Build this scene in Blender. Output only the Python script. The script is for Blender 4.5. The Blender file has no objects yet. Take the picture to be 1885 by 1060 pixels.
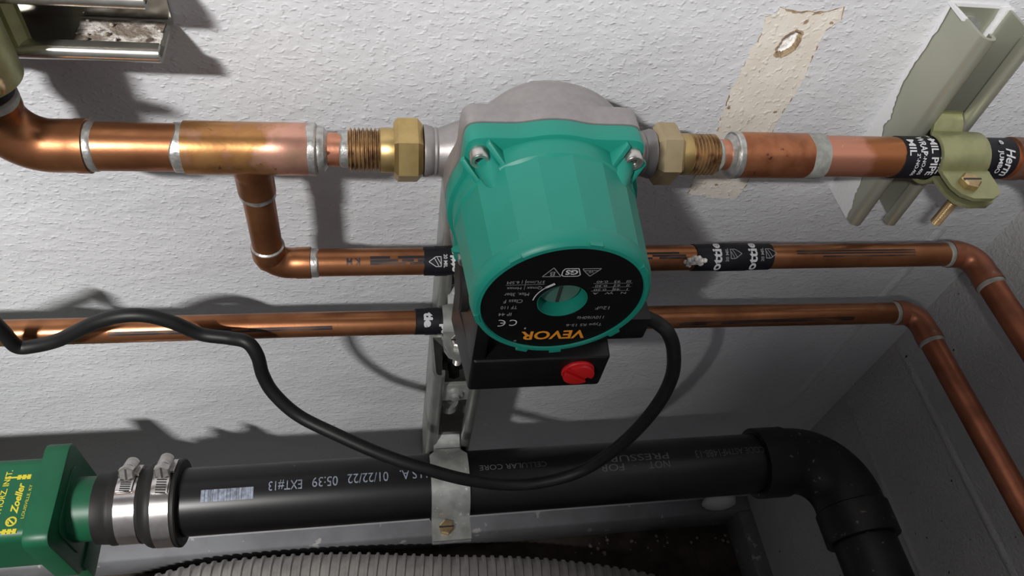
import bpy, bmesh, math, random
from math import sin, cos, pi, radians, sqrt, atan2, hypot
from mathutils import Vector, Matrix
random.seed(7)
SC = bpy.context.scene
COL = SC.collection
FLOOR = 1095.0        # the floor lies this many mm below the camera's height

def W(p):             # (x, distance out from the back wall, height) in mm -> metres, z up
    return Vector((p[0]*.001, -p[1]*.001, (p[2]+FLOOR)*.001))

# ---------------------------------------------------------------- camera
cam = bpy.data.cameras.new('camera')
cam.sensor_width = 36.0
cam.lens = 1365.0/1885.0*36.0
cam.clip_start = .01
co = bpy.data.objects.new('camera', cam); COL.objects.link(co)
XA = Vector((.98322146, -.01996369, .18132021)); DA = Vector((-.13146023, .61157587, .7801879)); NA = Vector((-.12646649, -.79093389, .59869008))
rot = Matrix(((XA[0], -XA[1], -XA[2]), (NA[0], -NA[1], -NA[2]), (-DA[0], DA[1], DA[2])))
co.matrix_world = Matrix.Translation(W((0, 386, 0))) @ rot.to_4x4()
SC.camera = co

# ---------------------------------------------------------------- world, lights, exposure
SC.view_settings.view_transform = 'Standard'
SC.view_settings.look = 'None'
SC.view_settings.gamma = 1.0
SC.view_settings.use_curve_mapping = False
SC.view_settings.exposure = 0.0
wd = bpy.data.worlds.new('room_ambient'); SC.world = wd; wd.use_nodes = True
wd.node_tree.nodes['Background'].inputs[0].default_value = (1, .94, .90, 1)
wd.node_tree.nodes['Background'].inputs[1].default_value = .014

def area(name, p, target, power, sx, sy, color=(1, 1, 1)):
    l = bpy.data.lights.new(name, 'AREA'); l.shape = 'RECTANGLE'; l.size = sx; l.size_y = sy
    l.energy = power; l.color = color
    o = bpy.data.objects.new(name, l); COL.objects.link(o)
    o.location = W(p); o.rotation_euler = (W(target)-W(p)).to_track_quat('-Z', 'Y').to_euler()
    return o
area('ceiling_lamp', (-700, 1150, 780), (60, 0, -420), 44, .20, .05, (1, .985, .96))
area('fill_lamp', (-510, 650, -50), (250, 0, -420), .07, .06, .06, (1, .93, .92))  # weak fill from the left, placed by the fainter shadows; fixture unknown

# ---------------------------------------------------------------- materials
def mat(name, col, rough=.5, metal=0., col2=None, nscale=40, lo=.4, hi=.6, det=4, bump=None, rough2=None,
        grad=None, spots=None, stretch=(1, 1, 1), emit=None, coat=0., spec=.5, marks=None):
    m = bpy.data.materials.new(name); m.use_nodes = True
    nt = m.node_tree; N = nt.nodes; L = nt.links
    b = N['Principled BSDF']
    b.inputs['Roughness'].default_value = rough; b.inputs['Metallic'].default_value = metal
    b.inputs['Base Color'].default_value = (*col, 1); b.inputs['Coat Weight'].default_value = coat
    b.inputs['Specular IOR Level'].default_value = spec
    tc = N.new('ShaderNodeTexCoord'); mp = N.new('ShaderNodeMapping')
    mp.inputs['Scale'].default_value = stretch
    L.new(tc.outputs['Object'], mp.inputs[0])
    def noise(scale, detail=4, rgh=.55):
        n = N.new('ShaderNodeTexNoise'); n.inputs['Scale'].default_value = scale
        n.inputs['Detail'].default_value = detail; n.inputs['Roughness'].default_value = rgh
        L.new(mp.outputs[0], n.inputs[0]); return n.outputs[0]
    def ramp(src, a, c):
        r = N.new('ShaderNodeMapRange'); r.inputs[1].default_value = a; r.inputs[2].default_value = c
        L.new(src, r.inputs[0]); return r.outputs[0]
    def mix(fac, A, B):
        x = N.new('ShaderNodeMix'); x.data_type = 'RGBA'
        L.new(fac, x.inputs[0])
        for v, i in ((A, 6), (B, 7)):
            if isinstance(v, tuple): x.inputs[i].default_value = (*v, 1)
            else: L.new(v, x.inputs[i])
        return x.outputs[2]
    c = col
    if col2:
        f = ramp(noise(nscale, det), lo, hi)
        c = mix(f, col, col2)
        if rough2 is not None:
            rr = N.new('ShaderNodeMapRange'); rr.inputs[3].default_value = rough; rr.inputs[4].default_value = rough2
            L.new(f, rr.inputs[0]); L.new(rr.outputs[0], b.inputs['Roughness'])
    if grad:    # (axis, position in metres along the object, softness, colour, waviness)
        s = N.new('ShaderNodeSeparateXYZ'); L.new(tc.outputs['Object'], s.inputs[0])
        a = N.new('ShaderNodeMath'); a.operation = 'MULTIPLY_ADD'
        L.new(noise(60, 3), a.inputs[0]); a.inputs[1].default_value = grad[4]; L.new(s.outputs[grad[0]], a.inputs[2])
        if len(grad) > 5:
            a2 = N.new('ShaderNodeMath'); a2.operation = 'MULTIPLY_ADD'
            L.new(s.outputs[2], a2.inputs[0]); a2.inputs[1].default_value = grad[5]; L.new(a.outputs[0], a2.inputs[2]); a = a2
        c = mix(ramp(a.outputs[0], grad[1]-grad[2]+grad[4]*.5, grad[1]+grad[2]+grad[4]*.5), c, grad[3])
    for sp in (spots or []):   # (scale, threshold lo, hi, colour)
        c = mix(ramp(noise(sp[0], 3, .5), sp[1], sp[2]), c, sp[3])
    if not isinstance(c, tuple): L.new(c, b.inputs['Base Color'])
    last = None
    for bp in (bump or []):    # (scale, strength, distance in m, detail, lo, hi)
        n = noise(bp[0], bp[3] if len(bp) > 3 else 3)
        if len(bp) > 4: n = ramp(n, bp[4], bp[5])
        bn = N.new('ShaderNodeBump'); bn.inputs['Strength'].default_value = bp[1]; bn.inputs['Distance'].default_value = bp[2]
        L.new(n, bn.inputs['Height'])
        if last: L.new(last, bn.inputs['Normal'])
        last = bn.outputs[0]
    if last: L.new(last, b.inputs['Normal'])
    return m

M = {}
M['wall'] = mat('wall_paint', (.60, .605, .625), .55, bump=[(230, .52, .0014, 1, .54, .90), (95, .22, .0018, 1, .45, .8), (14, .5, .005, 2)], col2=(.57, .575, .60), nscale=9,
                spots=[(330, .76, .80, (.25, .24, .24))], stretch=(1, 1, 1.5))
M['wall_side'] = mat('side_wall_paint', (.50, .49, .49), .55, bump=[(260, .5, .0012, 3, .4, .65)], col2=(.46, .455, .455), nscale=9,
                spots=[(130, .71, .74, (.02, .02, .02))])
M['floor'] = mat('dark_floor', (.030, .022, .018), .8, col2=(.06, .045, .036), nscale=30, bump=[(60, .6, .004)])
M['base'] = mat('grey_base_paint', (.22, .225, .24), .5, col2=(.18, .18, .19), nscale=20, spots=[(60, .66, .7, (.42, .41, .40))])
M['bare'] = mat('bare_wallboard', (.70, .655, .59), .8, col2=(.64, .59, .52), nscale=45, bump=[(230, .52, .0014, 1, .54, .90), (500, .4, .0004)],
                spots=[(120, .67, .70, (.30, .22, .14))])
M['tan'] = mat('torn_brown_paper', (.40, .30, .19), .9, col2=(.22, .15, .09), nscale=200, bump=[(400, .7, .001)])
M['plaster'] = mat('white_plaster', (.84, .82, .79), .9, col2=(.62, .60, .57), nscale=220, lo=.5, hi=.7, bump=[(300, .9, .002)])
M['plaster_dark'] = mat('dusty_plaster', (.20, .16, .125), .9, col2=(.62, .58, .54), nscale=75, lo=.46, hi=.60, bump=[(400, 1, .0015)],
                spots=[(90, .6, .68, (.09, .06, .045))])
cu = (.42, .180, .082); cu2 = (.235, .092, .040); pink = (.72, .37, .28)
M['cu'] = mat('tarnished_copper', cu, .30, .82, cu2, 26, .36, .66, bump=[(500, .12, .0003)], rough2=.42)
M['cu_dark'] = mat('dull_copper', (.36, .125, .065), .38, .72, (.22, .075, .04), 40, .35, .7, rough2=.5, bump=[(400, .15, .0004)])
M['cu_dusty'] = mat('dusty_copper', (.38, .14, .075), .42, .6, (.23, .085, .05), 40, .35, .7, spots=[(70, .60, .75, (.36, .28, .25))], bump=[(400, .15, .0004)])
M['cu_tee'] = mat('heated_copper_tee', (.50, .25, .09), .32, .78, (.36, .16, .06), 60, .4, .62, grad=(0, .008, .004, pink, .05, -.25),
                spots=[(170, .68, .73, (.16, .07, .045)), (60, .52, .68, (.55, .31, .21))], bump=[(300, .15, .0004)])
M['cu_pink'] = mat('clean_pink_copper', (.66, .30, .20), .35, .78, (.50, .19, .10), 60, .42, .62, spots=[(200, .68, .72, (.14, .06, .04))], bump=[(400, .15, .0004)])
M['cu_mix'] = mat('part_tarnished_copper', (.62, .27, .18), .32, .78, grad=(0, -.045, .004, (.40, .15, .06), .03), spots=[(160, .69, .73, (.70, .45, .36))], bump=[(400, .12, .0004)])
M['cu_coupling'] = mat('brown_copper_coupling', (.46, .18, .085), .36, .78, (.30, .105, .05), 70, .4, .65, spots=[(160, .67, .72, (.09, .04, .025))], bump=[(400, .15, .0004)])
M['cu_elbow_dull'] = mat('dull_brown_copper', (.24, .12, .08), .5, .5, (.16, .075, .05), 60, .4, .6, spots=[(120, .62, .72, (.38, .31, .28))])
M['solder'] = mat('solder', (.58, .57, .55), .38, .8, (.40, .39, .37), 180, .4, .6, bump=[(260, .5, .0008)])
M['solder_dull'] = mat('dull_solder', (.40, .41, .38), .6, .4, (.30, .30, .28), 150, .4, .6, bump=[(260, .5, .0008)])
M['brass'] = mat('brass', (.58, .42, .18), .36, .85, (.46, .32, .13), 60, .4, .65, bump=[(300, .15, .0004)])
M['brass_pale'] = mat('pale_brass', (.52, .42, .26), .42, .8, (.45, .35, .20), 60, .4, .65)
M['brass_dark'] = mat('greasy_brass_thread', (.50, .34, .18), .38, .8, (.20, .10, .05), 90, .45, .62)
M['steel'] = mat('cast_stainless', (.36, .335, .33), .45, .6, (.33, .305, .30), 200, .4, .6, bump=[(700, .25, .0003)])
M['steel_screw'] = mat('screw_steel', (.62, .60, .57), .3, .9, (.42, .40, .37), 200, .4, .7)
M['dark_socket'] = mat('dark_socket', (.05, .05, .05), .5, .5)
M['green'] = mat('green_enamel', (.012, .255, .19), .42, 0, (.011, .24, .178), 15, bump=[(900, .05, .0002)], spec=.45)
M['green_dark'] = mat('dark_green_plastic', (.008, .095, .043), .42, 0, (.007, .082, .037), 20, spots=[(120, .72, .78, (.05, .18, .10))], spec=.4)
M['black'] = mat('black_plastic', (.004, .004, .0045), .42, 0, (.006, .006, .0065), 60, spec=.4)
M['label'] = mat('black_label', (.004, .004, .004), .5, spec=.2)
M['cord'] = mat('black_rubber_cord', (.006, .006, .0065), .5, 0, (.009, .009, .009), 80, spec=.4)
M['abs'] = mat('black_drain_plastic', (.004, .004, .005), .36, 0, (.007, .007, .008), 18, spots=[(110, .735, .78, (.10, .09, .085))], spec=.5)
M['abs_dusty'] = mat('dusty_black_plastic', (.005, .0045, .0045), .5, 0, (.016, .014, .013), 28, .45, .65, spots=[(150, .67, .74, (.22, .18, .16))])
M['rubber'] = mat('grey_black_rubber', (.009, .0085, .0085), .55, 0, (.017, .016, .0155), 25, spec=.4)
M['red'] = mat('red_plastic', (.62, .012, .016), .4)
M['orange'] = mat('orange_print', (.80, .30, .02), .6)
M['white_print'] = mat('white_print', (.62, .62, .64), .6)
M['grey_print'] = mat('grey_print', (.30, .30, .31), .6)
M['pipe_print'] = mat('blue_white_print', (.34, .38, .48), .6, col2=(.20, .22, .28), nscale=250)
M['yellow'] = mat('yellow_print', (.55, .47, .03), .6)
M['dim_print'] = mat('dim_print', (.12, .12, .125), .6)
M['ink'] = mat('dark_ink', (.025, .022, .028), .5, .3, (.12, .07, .05), 120, .48, .62, stretch=(.25, 1, 1))
M['cap'] = mat('grey_green_plug', (.10, .19, .16), .35, .3)
M['zinc'] = mat('galvanised_steel', (.46, .47, .45), .45, .6, (.34, .35, .33), 90, .4, .65, spots=[(260, .66, .72, (.68, .69, .67))], bump=[(300, .2, .0005)])
M['strut'] = mat('zinc_channel', (.44, .45, .42), .38, .75, (.36, .37, .34), 40, .4, .6)
M['strut_bright'] = mat('bright_channel', (.52, .51, .47), .25, .9, (.40, .39, .35), 60, .4, .65)
M['olive_steel'] = mat('olive_zinc_channel', (.42, .43, .345), .40, .7, (.46, .465, .39), 18, .35, .65, bump=[(500, .06, .0003)])
M['olive'] = mat('yellow_zinc_clamp', (.38, .38, .20), .40, .6, (.29, .30, .16), 55, .4, .65)
M['bolt'] = mat('gold_zinc_bolt', (.60, .44, .24), .33, .85, (.46, .33, .18), 120, .4, .6)
M['tape'] = mat('black_tape', (.006, .006, .010), .55, bump=[(150, .25, .0008)], spec=.35)
M['band'] = mat('stainless_band', (.66, .63, .62), .22, .95, (.55, .52, .51), 120, .4, .65, bump=[(60, .1, .0006)])
M['paint'] = mat('white_overpaint', (.66, .66, .67), .5, bump=[(300, .4, .001)])
M['hose'] = mat('grey_duct', (.36, .34, .32), .6, 0, (.27, .255, .24), 40, .4, .65)
M['dust'] = mat('dust_crumbs', (.34, .29, .25), .9, col2=(.20, .16, .13), nscale=100)

# ---------------------------------------------------------------- mesh helpers (all in mm)
class G:
    def __init__(s): s.v = []; s.f = []
    def add(s, vs, fs):
        o = len(s.v); s.v += [tuple(p) for p in vs]; s.f += [[i+o for i in f] for f in fs]; return s
    def rings(s, rings, cap0=True, cap1=True, closed=True):
        n = len(rings[0]); vs = [p for r in rings for p in r]; fs = []
        for a in range(len(rings)-1):
            for i in range(n if closed else n-1):
                j = (i+1) % n
                fs.append([a*n+i, a*n+j, (a+1)*n+j, (a+1)*n+i])
        if cap0: fs.append(list(range(n))[::-1])
        if cap1: fs.append([(len(rings)-1)*n+i for i in range(n)])
        return s.add(vs, fs)
    def lathe(s, o, axis, prof, n=32, ph=0., cap0=True, cap1=True, jit=None):
        o = Vector(o); a = Vector(axis).normalized()
        u = Vector((0, 0, 1)) if abs(a.z) < .9 else Vector((1, 0, 0))
        u = (u-a*u.dot(a)).normalized(); w = a.cross(u)
        R = []
        for k, (t, r) in enumerate(prof):
            r = max(r, .001)
            R.append([o+a*(t+(jit(k, i) if jit else 0))+(u*cos(ph+2*pi*i/n)+w*sin(ph+2*pi*i/n))*r for i in range(n)])
        return s.rings(R, cap0, cap1)
    def tube(s, path, r, n=20, cap=True, ends=None):
        P = [Vector(p) for p in path]
        T = []
        for i in range(len(P)):
            t = (P[min(i+1, len(P)-1)]-P[max(i-1, 0)]).normalized(); T.append(t)
        u = Vector((0, 0, 1)) if abs(T[0].z) < .9 else Vector((1, 0, 0))
        R = []
        for i, p in enumerate(P):
            u = (u-T[i]*u.dot(T[i])).normalized(); w = T[i].cross(u)
            rr = r[i] if isinstance(r, (list, tuple)) else r
            R.append([p+(u*cos(2*pi*k/n)+w*sin(2*pi*k/n))*rr for k in range(n)])
        return s.rings(R, cap, cap)
    def box(s, x0, x1, h0, h1, z0, z1):
        vs = [(x, h, z) for x in (x0, x1) for h in (h0, h1) for z in (z0, z1)]
        return s.add(vs, [[0, 1, 3, 2], [4, 6, 7, 5], [0, 4, 5, 1], [2, 3, 7, 6], [0, 2, 6, 4], [1, 5, 7, 3]])
    def prism(s, poly, f, t0, t1):      # f(a, b, t) -> point
        return s.rings([[f(a, b, t0) for a, b in poly], [f(a, b, t1) for a, b in poly]])
    def ribbon(s, path, th, f, t0, t1):  # bent sheet of thickness th, extruded from t0 to t1
        P = [Vector(p) for p in path]; nn = []
        for i in range(len(P)):
            d = (P[min(i+1, len(P)-1)]-P[max(i-1, 0)]).normalized(); nn.append(Vector((-d.y, d.x)))
        A = [p+q*th*.5 for p, q in zip(P, nn)]; B = [p-q*th*.5 for p, q in zip(P, nn)]
        n = len(P); w = (lambda i: (t0[i], t1[i])) if isinstance(t0, list) else (lambda i: (t0, t1))
        vs = []
        for i in range(n):
            lo, hi = w(i)
            vs += [f(A[i].x, A[i].y, lo), f(B[i].x, B[i].y, lo), f(B[i].x, B[i].y, hi), f(A[i].x, A[i].y, hi)]
        fs = []
        for i in range(n-1):
            for k in range(4):
                l = (k+1) % 4; fs.append([4*i+k, 4*i+l, 4*i+4+l, 4*i+4+k])
        fs += [[3, 2, 1, 0], [4*n-4, 4*n-3, 4*n-2, 4*n-1]]
        return s.add(vs, fs)
    def lump(s, c, r, amp=.25, n=10, m=6, seed=0):
        rnd = random.Random(seed); R = []
        for k in range(m+1):
            th = pi*k/m
            R.append([(c[0]+r[0]*sin(th)*cos(2*pi*i/n)*(1+amp*rnd.uniform(-1, 1)), c[1]+r[1]*sin(th)*sin(2*pi*i/n)*(1+amp*rnd.uniform(-1, 1)), c[2]+r[2]*cos(th)*(1+amp*rnd.uniform(-.6, .6)*abs(sin(th)))) for i in range(n)])
        return s.rings(R)

BASE = {}
def link(o, parent):
    if parent:
        o.parent = parent
        o.matrix_parent_inverse = Matrix.Translation(-BASE[parent.name])
    COL.objects.link(o)

def build(name, g, m, parent=None, ang=35, bevel=0, seg=2, label=None, recalc=True):
    ws = [W(p) for p in g.v]
    lo = Vector([min(p[i] for p in ws) for i in range(3)]); hi = Vector([max(p[i] for p in ws) for i in range(3)])
    c = (lo+hi)/2
    me = bpy.data.meshes.new(name)
    me.from_pydata([p-c for p in ws], [], g.f); me.update()
    bm = bmesh.new(); bm.from_mesh(me)
    if recalc:
        bmesh.ops.remove_doubles(bm, verts=bm.verts, dist=1e-6)
        bmesh.ops.recalc_face_normals(bm, faces=bm.faces)
    if bevel:
        es = [e for e in bm.edges if len(e.link_faces) == 2 and e.calc_face_angle(0) > radians(40)]
        bmesh.ops.bevel(bm, geom=es, offset=bevel*.001, segments=seg, affect='EDGES', profile=.6)
    bm.to_mesh(me); bm.free()
    me.materials.append(M[m])
    me.shade_smooth(); me.set_sharp_from_angle(angle=radians(ang))
    o = bpy.data.objects.new(name, me); o.location = c
    link(o, parent); BASE[o.name] = c
    if label: o['label'] = label
    return o

def tag(o, label, cat, group=None, kind=None):
    o['label'] = label; o['category'] = cat
    if group: o['group'] = group
    if kind: o['kind'] = kind
    return o
def thing(name, label, cat, base, group=None):
    o = bpy.data.objects.new(name, None); o.location = W(base); o.empty_display_size = .02
    COL.objects.link(o); BASE[o.name] = W(base)
    return tag(o, label, cat, group)
def struct(name, g, m, parent=None, **k):
    o = build(name, g, m, parent, **k)
    if not parent: o['kind'] = 'structure'
    return o

def text2d(s, w, h, bold=0., shear=0., align=True):
    cu_ = bpy.data.curves.new('tmp', 'FONT'); cu_.body = s; cu_.size = 1; cu_.offset = bold; cu_.shear = shear
    cu_.resolution_u = 3
    t = bpy.data.objects.new('tmp', cu_); COL.objects.link(t)
    dg = bpy.context.evaluated_depsgraph_get()
    me = bpy.data.meshes.new_from_object(t.evaluated_get(dg))
    bpy.data.objects.remove(t)
    xs = [v.co.x for v in me.vertices]; ys = [v.co.y for v in me.vertices]
    x0, x1, y0, y1 = min(xs), max(xs), min(ys), max(ys)
    vs = [((v.co.x-(x0+x1)/2)*w/(x1-x0), (v.co.y-(y0+y1)/2)*h/(y1-y0)) for v in me.vertices]
    fs = [list(p.vertices) for p in me.polygons]
    bpy.data.meshes.remove(me)
    return vs, fs
def cut2d(vs, fs, step, along=1):   # slice the flat letters so that they can follow a curved face
    bm = bmesh.new(); bv = [bm.verts.new((a, b, 0)) for a, b in vs]
    for f in fs:
        try: bm.faces.new([bv[i] for i in f])
        except ValueError: pass
    lo = min(p[along] for p in vs); hi = max(p[along] for p in vs); y = lo+step
    no = (1, 0, 0) if along == 0 else (0, 1, 0)
    while y < hi:
        bmesh.ops.bisect_plane(bm, geom=bm.verts[:]+bm.edges[:]+bm.faces[:], plane_co=(y*no[0], y*no[1], 0), plane_no=no)
        y += step
    bm.verts.ensure_lookup_table(); bm.verts.index_update()
    r = [(v.co.x, v.co.y) for v in bm.verts], [[v.index for v in f.verts] for f in bm.faces]
    bm.free(); return r
def flat_text(name, s, w, h, f, m, parent, **k):
    vs, fs = text2d(s, w, h, **k)
    return build(name, G().add([f(a, b) for a, b in vs], fs), m, parent, recalc=False)
def line2d(pts, th):
    vs = []; fs = []
    for (a, b), (c, d) in zip(pts, pts[1:]):
        l = hypot(c-a, d-b) or 1; nx, ny = -(d-b)/l*th/2, (c-a)/l*th/2
        o = len(vs); vs += [(a+nx, b+ny), (a-nx, b-ny), (c-nx, d-ny), (c+nx, d+ny)]; fs.append([o, o+1, o+2, o+3])
    return vs, fs
def merge2d(*parts):
    V = []; F = []
    for vs, fs, dx, dy in parts:
        o = len(V); V += [(a+dx, b+dy) for a, b in vs]; F += [[i+o for i in f] for f in fs]
    return V, F

# cylinder lettering: pipe along x at (h0, z0), radius R; mode 'flip' reads upside down, 'down' runs round the pipe towards the room, 'up' towards the wall
def on_pipe(mode, x0, th0, h0, z0, R):
    def f(a, b):
        if mode == 'flip': x, th = x0-a, th0+b/R
        elif mode == 'down': x, th = x0+b, th0+a/R
        else: x, th = x0-b, th0-a/R
        return (x, h0+R*sin(th), z0+R*cos(th))
    return f
def pipe_text(name, s, w, h, mode, x0, th0, h0, z0, R, m, parent, **k):
    vs, fs = text2d(s, w, h, **k); vs, fs = cut2d(vs, fs, 1.0, 1 if mode == 'flip' else 0)
    f = on_pipe(mode, x0, radians(th0), h0, z0, R)
    return build(name, G().add([f(a, b) for a, b in vs], fs), m, parent, recalc=False)
def pipe_shape(name, vf, mode, x0, th0, h0, z0, R, m, parent, step=1.0):
    vs, fs = cut2d(*vf, step, 1 if mode == 'flip' else 0)
    f = on_pipe(mode, x0, radians(th0), h0, z0, R)
    return build(name, G().add([f(a, b) for a, b in vs], fs), m, parent, recalc=False)

def bend(p0, pc, p1, R, n=14):     # straight - arc - straight through corner pc
    p0, pc, p1 = Vector(p0), Vector(pc), Vector(p1)
    a = (p0-pc).normalized(); b = (p1-pc).normalized(); ang = a.angle(b); d = R/math.tan(ang/2)
    s = pc+a*d; c = pc+(a+b).normalized()*(R/sin(ang/2)); e = pc+b*d
    u = (s-c); w = (e-c); tot = u.angle(w); out = [p0]
    ax = u.cross(w).normalized()
    for i in range(n+1):
        out.append(c+Matrix.Rotation(tot*i/n, 3, ax) @ u)
    out.append(p1); return out
def elbow(name, p0, pc, p1, R, r_hub, hub, r_bend, m, parent, n=28):
    path = bend(p0, pc, p1, R); q0, q1 = Vector(path[0]), Vector(path[-1])
    a = (path[1]-q0).normalized(); b = (path[-2]-q1).normalized()
    pts = [q0, q0+a*hub, q0+a*(hub+1.5)]; rad = [r_hub, r_hub, r_bend]
    for p in path[1:-1]:
        if (p-q0).length > hub+2 and (p-q1).length > hub+2: pts.append(p); rad.append(r_bend)
    pts += [q1+b*(hub+1.5), q1+b*hub, q1]; rad += [r_bend, r_hub, r_hub]
    return build(name, G().tube(pts, rad, n), m, parent)
def ragged(o, axis, r, t0, t1, j0, j1, seed, n=40, bulge=.5):   # solder bead with uneven edges
    rnd = random.Random(seed)
    A = [rnd.uniform(-1, 1) for _ in range(6)]; B = [rnd.uniform(-1, 1) for _ in range(6)]
    def wav(K, i): return sum(K[k]*sin((k+1)*2*pi*i/n+K[k]*9)/(1+.4*k) for k in range(6))/2
    def jit(k, i): return j0*wav(A, i) if k < 2 else (j1*wav(B, i) if k > 2 else 0)
    return G().lathe(o, axis, [(t0, r), (t0+.8, r+bulge), ((t0+t1)/2, r+bulge), (t1-.8, r+bulge), (t1, r)], n, jit=jit)

# ---------------------------------------------------------------- the setting
def sheet_with_hole(outer, hole):
    bm = bmesh.new(); ed = []
    for loop in (outer, hole):
        vs = [bm.verts.new(p) for p in loop]
        for i in range(len(vs)): ed.append(bm.edges.new((vs[i], vs[(i+1) % len(vs)])))
    bmesh.ops.triangle_fill(bm, use_beauty=True, use_dissolve=False, edges=ed)
    bm.verts.index_update()
    g = G().add([tuple(v.co) for v in bm.verts], [[v.index for v in f.verts] for f in bm.faces]); bm.free(); return g
rnd = random.Random(3)
HC = (263.2, -251.8)
def hole_ring(s, y, jit=.0, n=40):
    r2 = random.Random(11); out = []
    for i in range(n):
        t = 2*pi*i/n; a, b = 9.6*cos(t), 6.3*sin(t)
        q = 1+jit*r2.uniform(-1, 1)
        c, d = cos(radians(74)), sin(radians(74))
        out.append((HC[0]+(a*c-b*d)*s*q, y, HC[1]+(a*d+b*c)*s*q))
    return out
wb = struct('wall_back', sheet_with_hole([(-1700, 0, -FLOOR), (558, 0, -FLOOR), (558, 0, 900), (-1700, 0, 900)], hole_ring(1, 0, .08)), 'wall')
wb['label'] = 'rough pale grey painted back wall'
# the drilled anchor hole
g = G(); g.rings([hole_ring(1, 0, .08), hole_ring(.9, -2.5, .1), hole_ring(.86, -4.5, .1)], False, True)
build('wall_hole', g, 'plaster', wb, label='white crumbly inside of the drilled wall hole')
g = G(); g.rings([hole_ring(1.02, .0, .08), hole_ring(1.12, .9, .10), hole_ring(1.0, .9, .1), hole_ring(.84, -2.5, .12)], False, False)
build('hole_rim', g, 'tan', wb, label='torn brown paper rim of the wall hole')
# the bare strip where a bracket was painted round
OUT = [(239.3, -233.5), (246.3, -231.3), (246.3, -226.5), (258, -228.5), (270.5, -228.1), (280, -227), (288.8, -224.2), (290.7, -232.7), (284.3, -240.8), (284.8, -265.1), (287.3, -280.2), (284.6, -303.2), (284.0, -325.3), (283.4, -354.4), (286.1, -377.2), (282.9, -392.2), (262, -391), (239.7, -386.3), (239.7, -360.5), (240.4, -321.4), (238.0, -288.6), (239.8, -273.3), (239.6, -258.8), (242.3, -244.8)]
po = []
for i, p in enumerate(OUT):
    q = OUT[(i+1) % len(OUT)]; k = max(1, int(hypot(q[0]-p[0], q[1]-p[1])/3))
    for j in range(k):
        t = j/k; po.append((p[0]+(q[0]-p[0])*t+rnd.uniform(-.6, .6), .35, p[1]+(q[1]-p[1])*t+rnd.uniform(-.6, .6)))
build('bare_patch', sheet_with_hole(po, hole_ring(1.03, .35, .08)), 'bare', wb, label='bare cream strip of unpainted wallboard')
g = G()
for i in range(0, len(po)-1):
    if rnd.random() < .30 or po[i][2] > -231:
        a, b = po[i], po[i+1]; w = rnd.uniform(.3, 1.3) if po[i][2] < -231 else rnd.uniform(.6, 3)
        c = (263, 0, min(max(a[2], -370), -245)); d = Vector((c[0]-a[0], 0, c[2]-a[2])).normalized()*w
        e = Vector((c[0]-b[0], 0, c[2]-b[2])).normalized()*w*rnd.uniform(.3, 1)
        g.add([(a[0], .5, a[2]), (b[0], .5, b[2]), (b[0]+e.x, .5, b[2]+e.z), (a[0]+d.x, .5, a[2]+d.z)], [[0, 1, 2, 3]])
o = build('torn_edge', g, 'tan', wb, label='torn brown edges of the bare strip'); o['kind'] = 'stuff'

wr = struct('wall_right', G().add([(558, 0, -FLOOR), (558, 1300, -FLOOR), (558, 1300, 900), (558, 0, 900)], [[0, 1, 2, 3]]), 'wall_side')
wr['label'] = 'speckled grey right-hand wall'
fl = struct('floor', G().add([(-1700, 0, -FLOOR), (558, 0, -FLOOR), (558, 1300, -FLOOR), (-1700, 1300, -FLOOR)], [[0, 1, 2, 3]]), 'floor')
fl['label'] = 'dark brown dirty floor below the pipes'
bsb = G(); bsb.prism([(0, -FLOOR), (23, -FLOOR), (23, -1045), (21, -1042), (0, -1042)], lambda a, b, t: (t, a, b), -1700, 558)
struct('baseboard_back', bsb, 'base', bevel=1)['label'] = 'grey baseboard along the back wall'
bsr = G(); bsr.prism([(558, -FLOOR), (536, -FLOOR), (536, -1045), (538, -1042), (558, -1042)], lambda a, b, t: (a, t, b), 23.2, 1300)
struct('baseboard_right', bsr, 'base', bevel=1)['label'] = 'grey baseboard along the right wall'
wf = G().box(-510, 558, 850, 930, -FLOOR, 484)  # unseen half wall, added behind the camera to shade the lower right
struct('shade_wall', wf, 'wall', bevel=4)['label'] = 'added half-height wall behind the viewer, shading the lower right'
# taped joints standing slightly proud of the paint
def ridge(name, a, b, wd, hh, up, m):
    a, b, up = Vector(a), Vector(b), Vector(up); d = (b-a).normalized(); s = d.cross(up)
    prof = [(-wd, 0), (-wd*.5, hh*.7), (0, hh), (wd*.5, hh*.7), (wd, 0)]
    g = G().rings([[p+s*x+up*y for x, y in prof] for p in (a, b)], False, False, False)
    return struct(name, g, m)
ridge('trim_1', (494, 0, -1042), (494, 0, -430), 6, 1.6, (0, 1, 0), 'wall')['label'] = 'vertical taped joint on the back wall'
ridge('trim_2', (558, 6, -612), (558, 1200, -640), 5, 1.8, (-1, 0, 0), 'wall_side')['label'] = 'upper taped joint on the right wall'
ridge('trim_3', (558, 6, -728), (558, 1200, -775), 5, 1.8, (-1, 0, 0), 'wall_side')['label'] = 'lower taped joint on the right wall'

# ---------------------------------------------------------------- strut channels
def channel_path(w=20.65, d=41.3):
    t = 1.3; R = w-t; D = d-t
    half = [(R, t), (R, D-5), (R-.7, D-2.2), (R-2.3, D-.6), (R-4, D), (R-5, D), (R-6.4, D-.6), (R-7.2, D-2.2), (R-7.3, D-6)]
    return [(-a, b) for a, b in half[::-1]]+half
CH = channel_path()
def channel(f, t0, t1): return G().ribbon(CH, 2.6, f, t0, t1)

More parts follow.
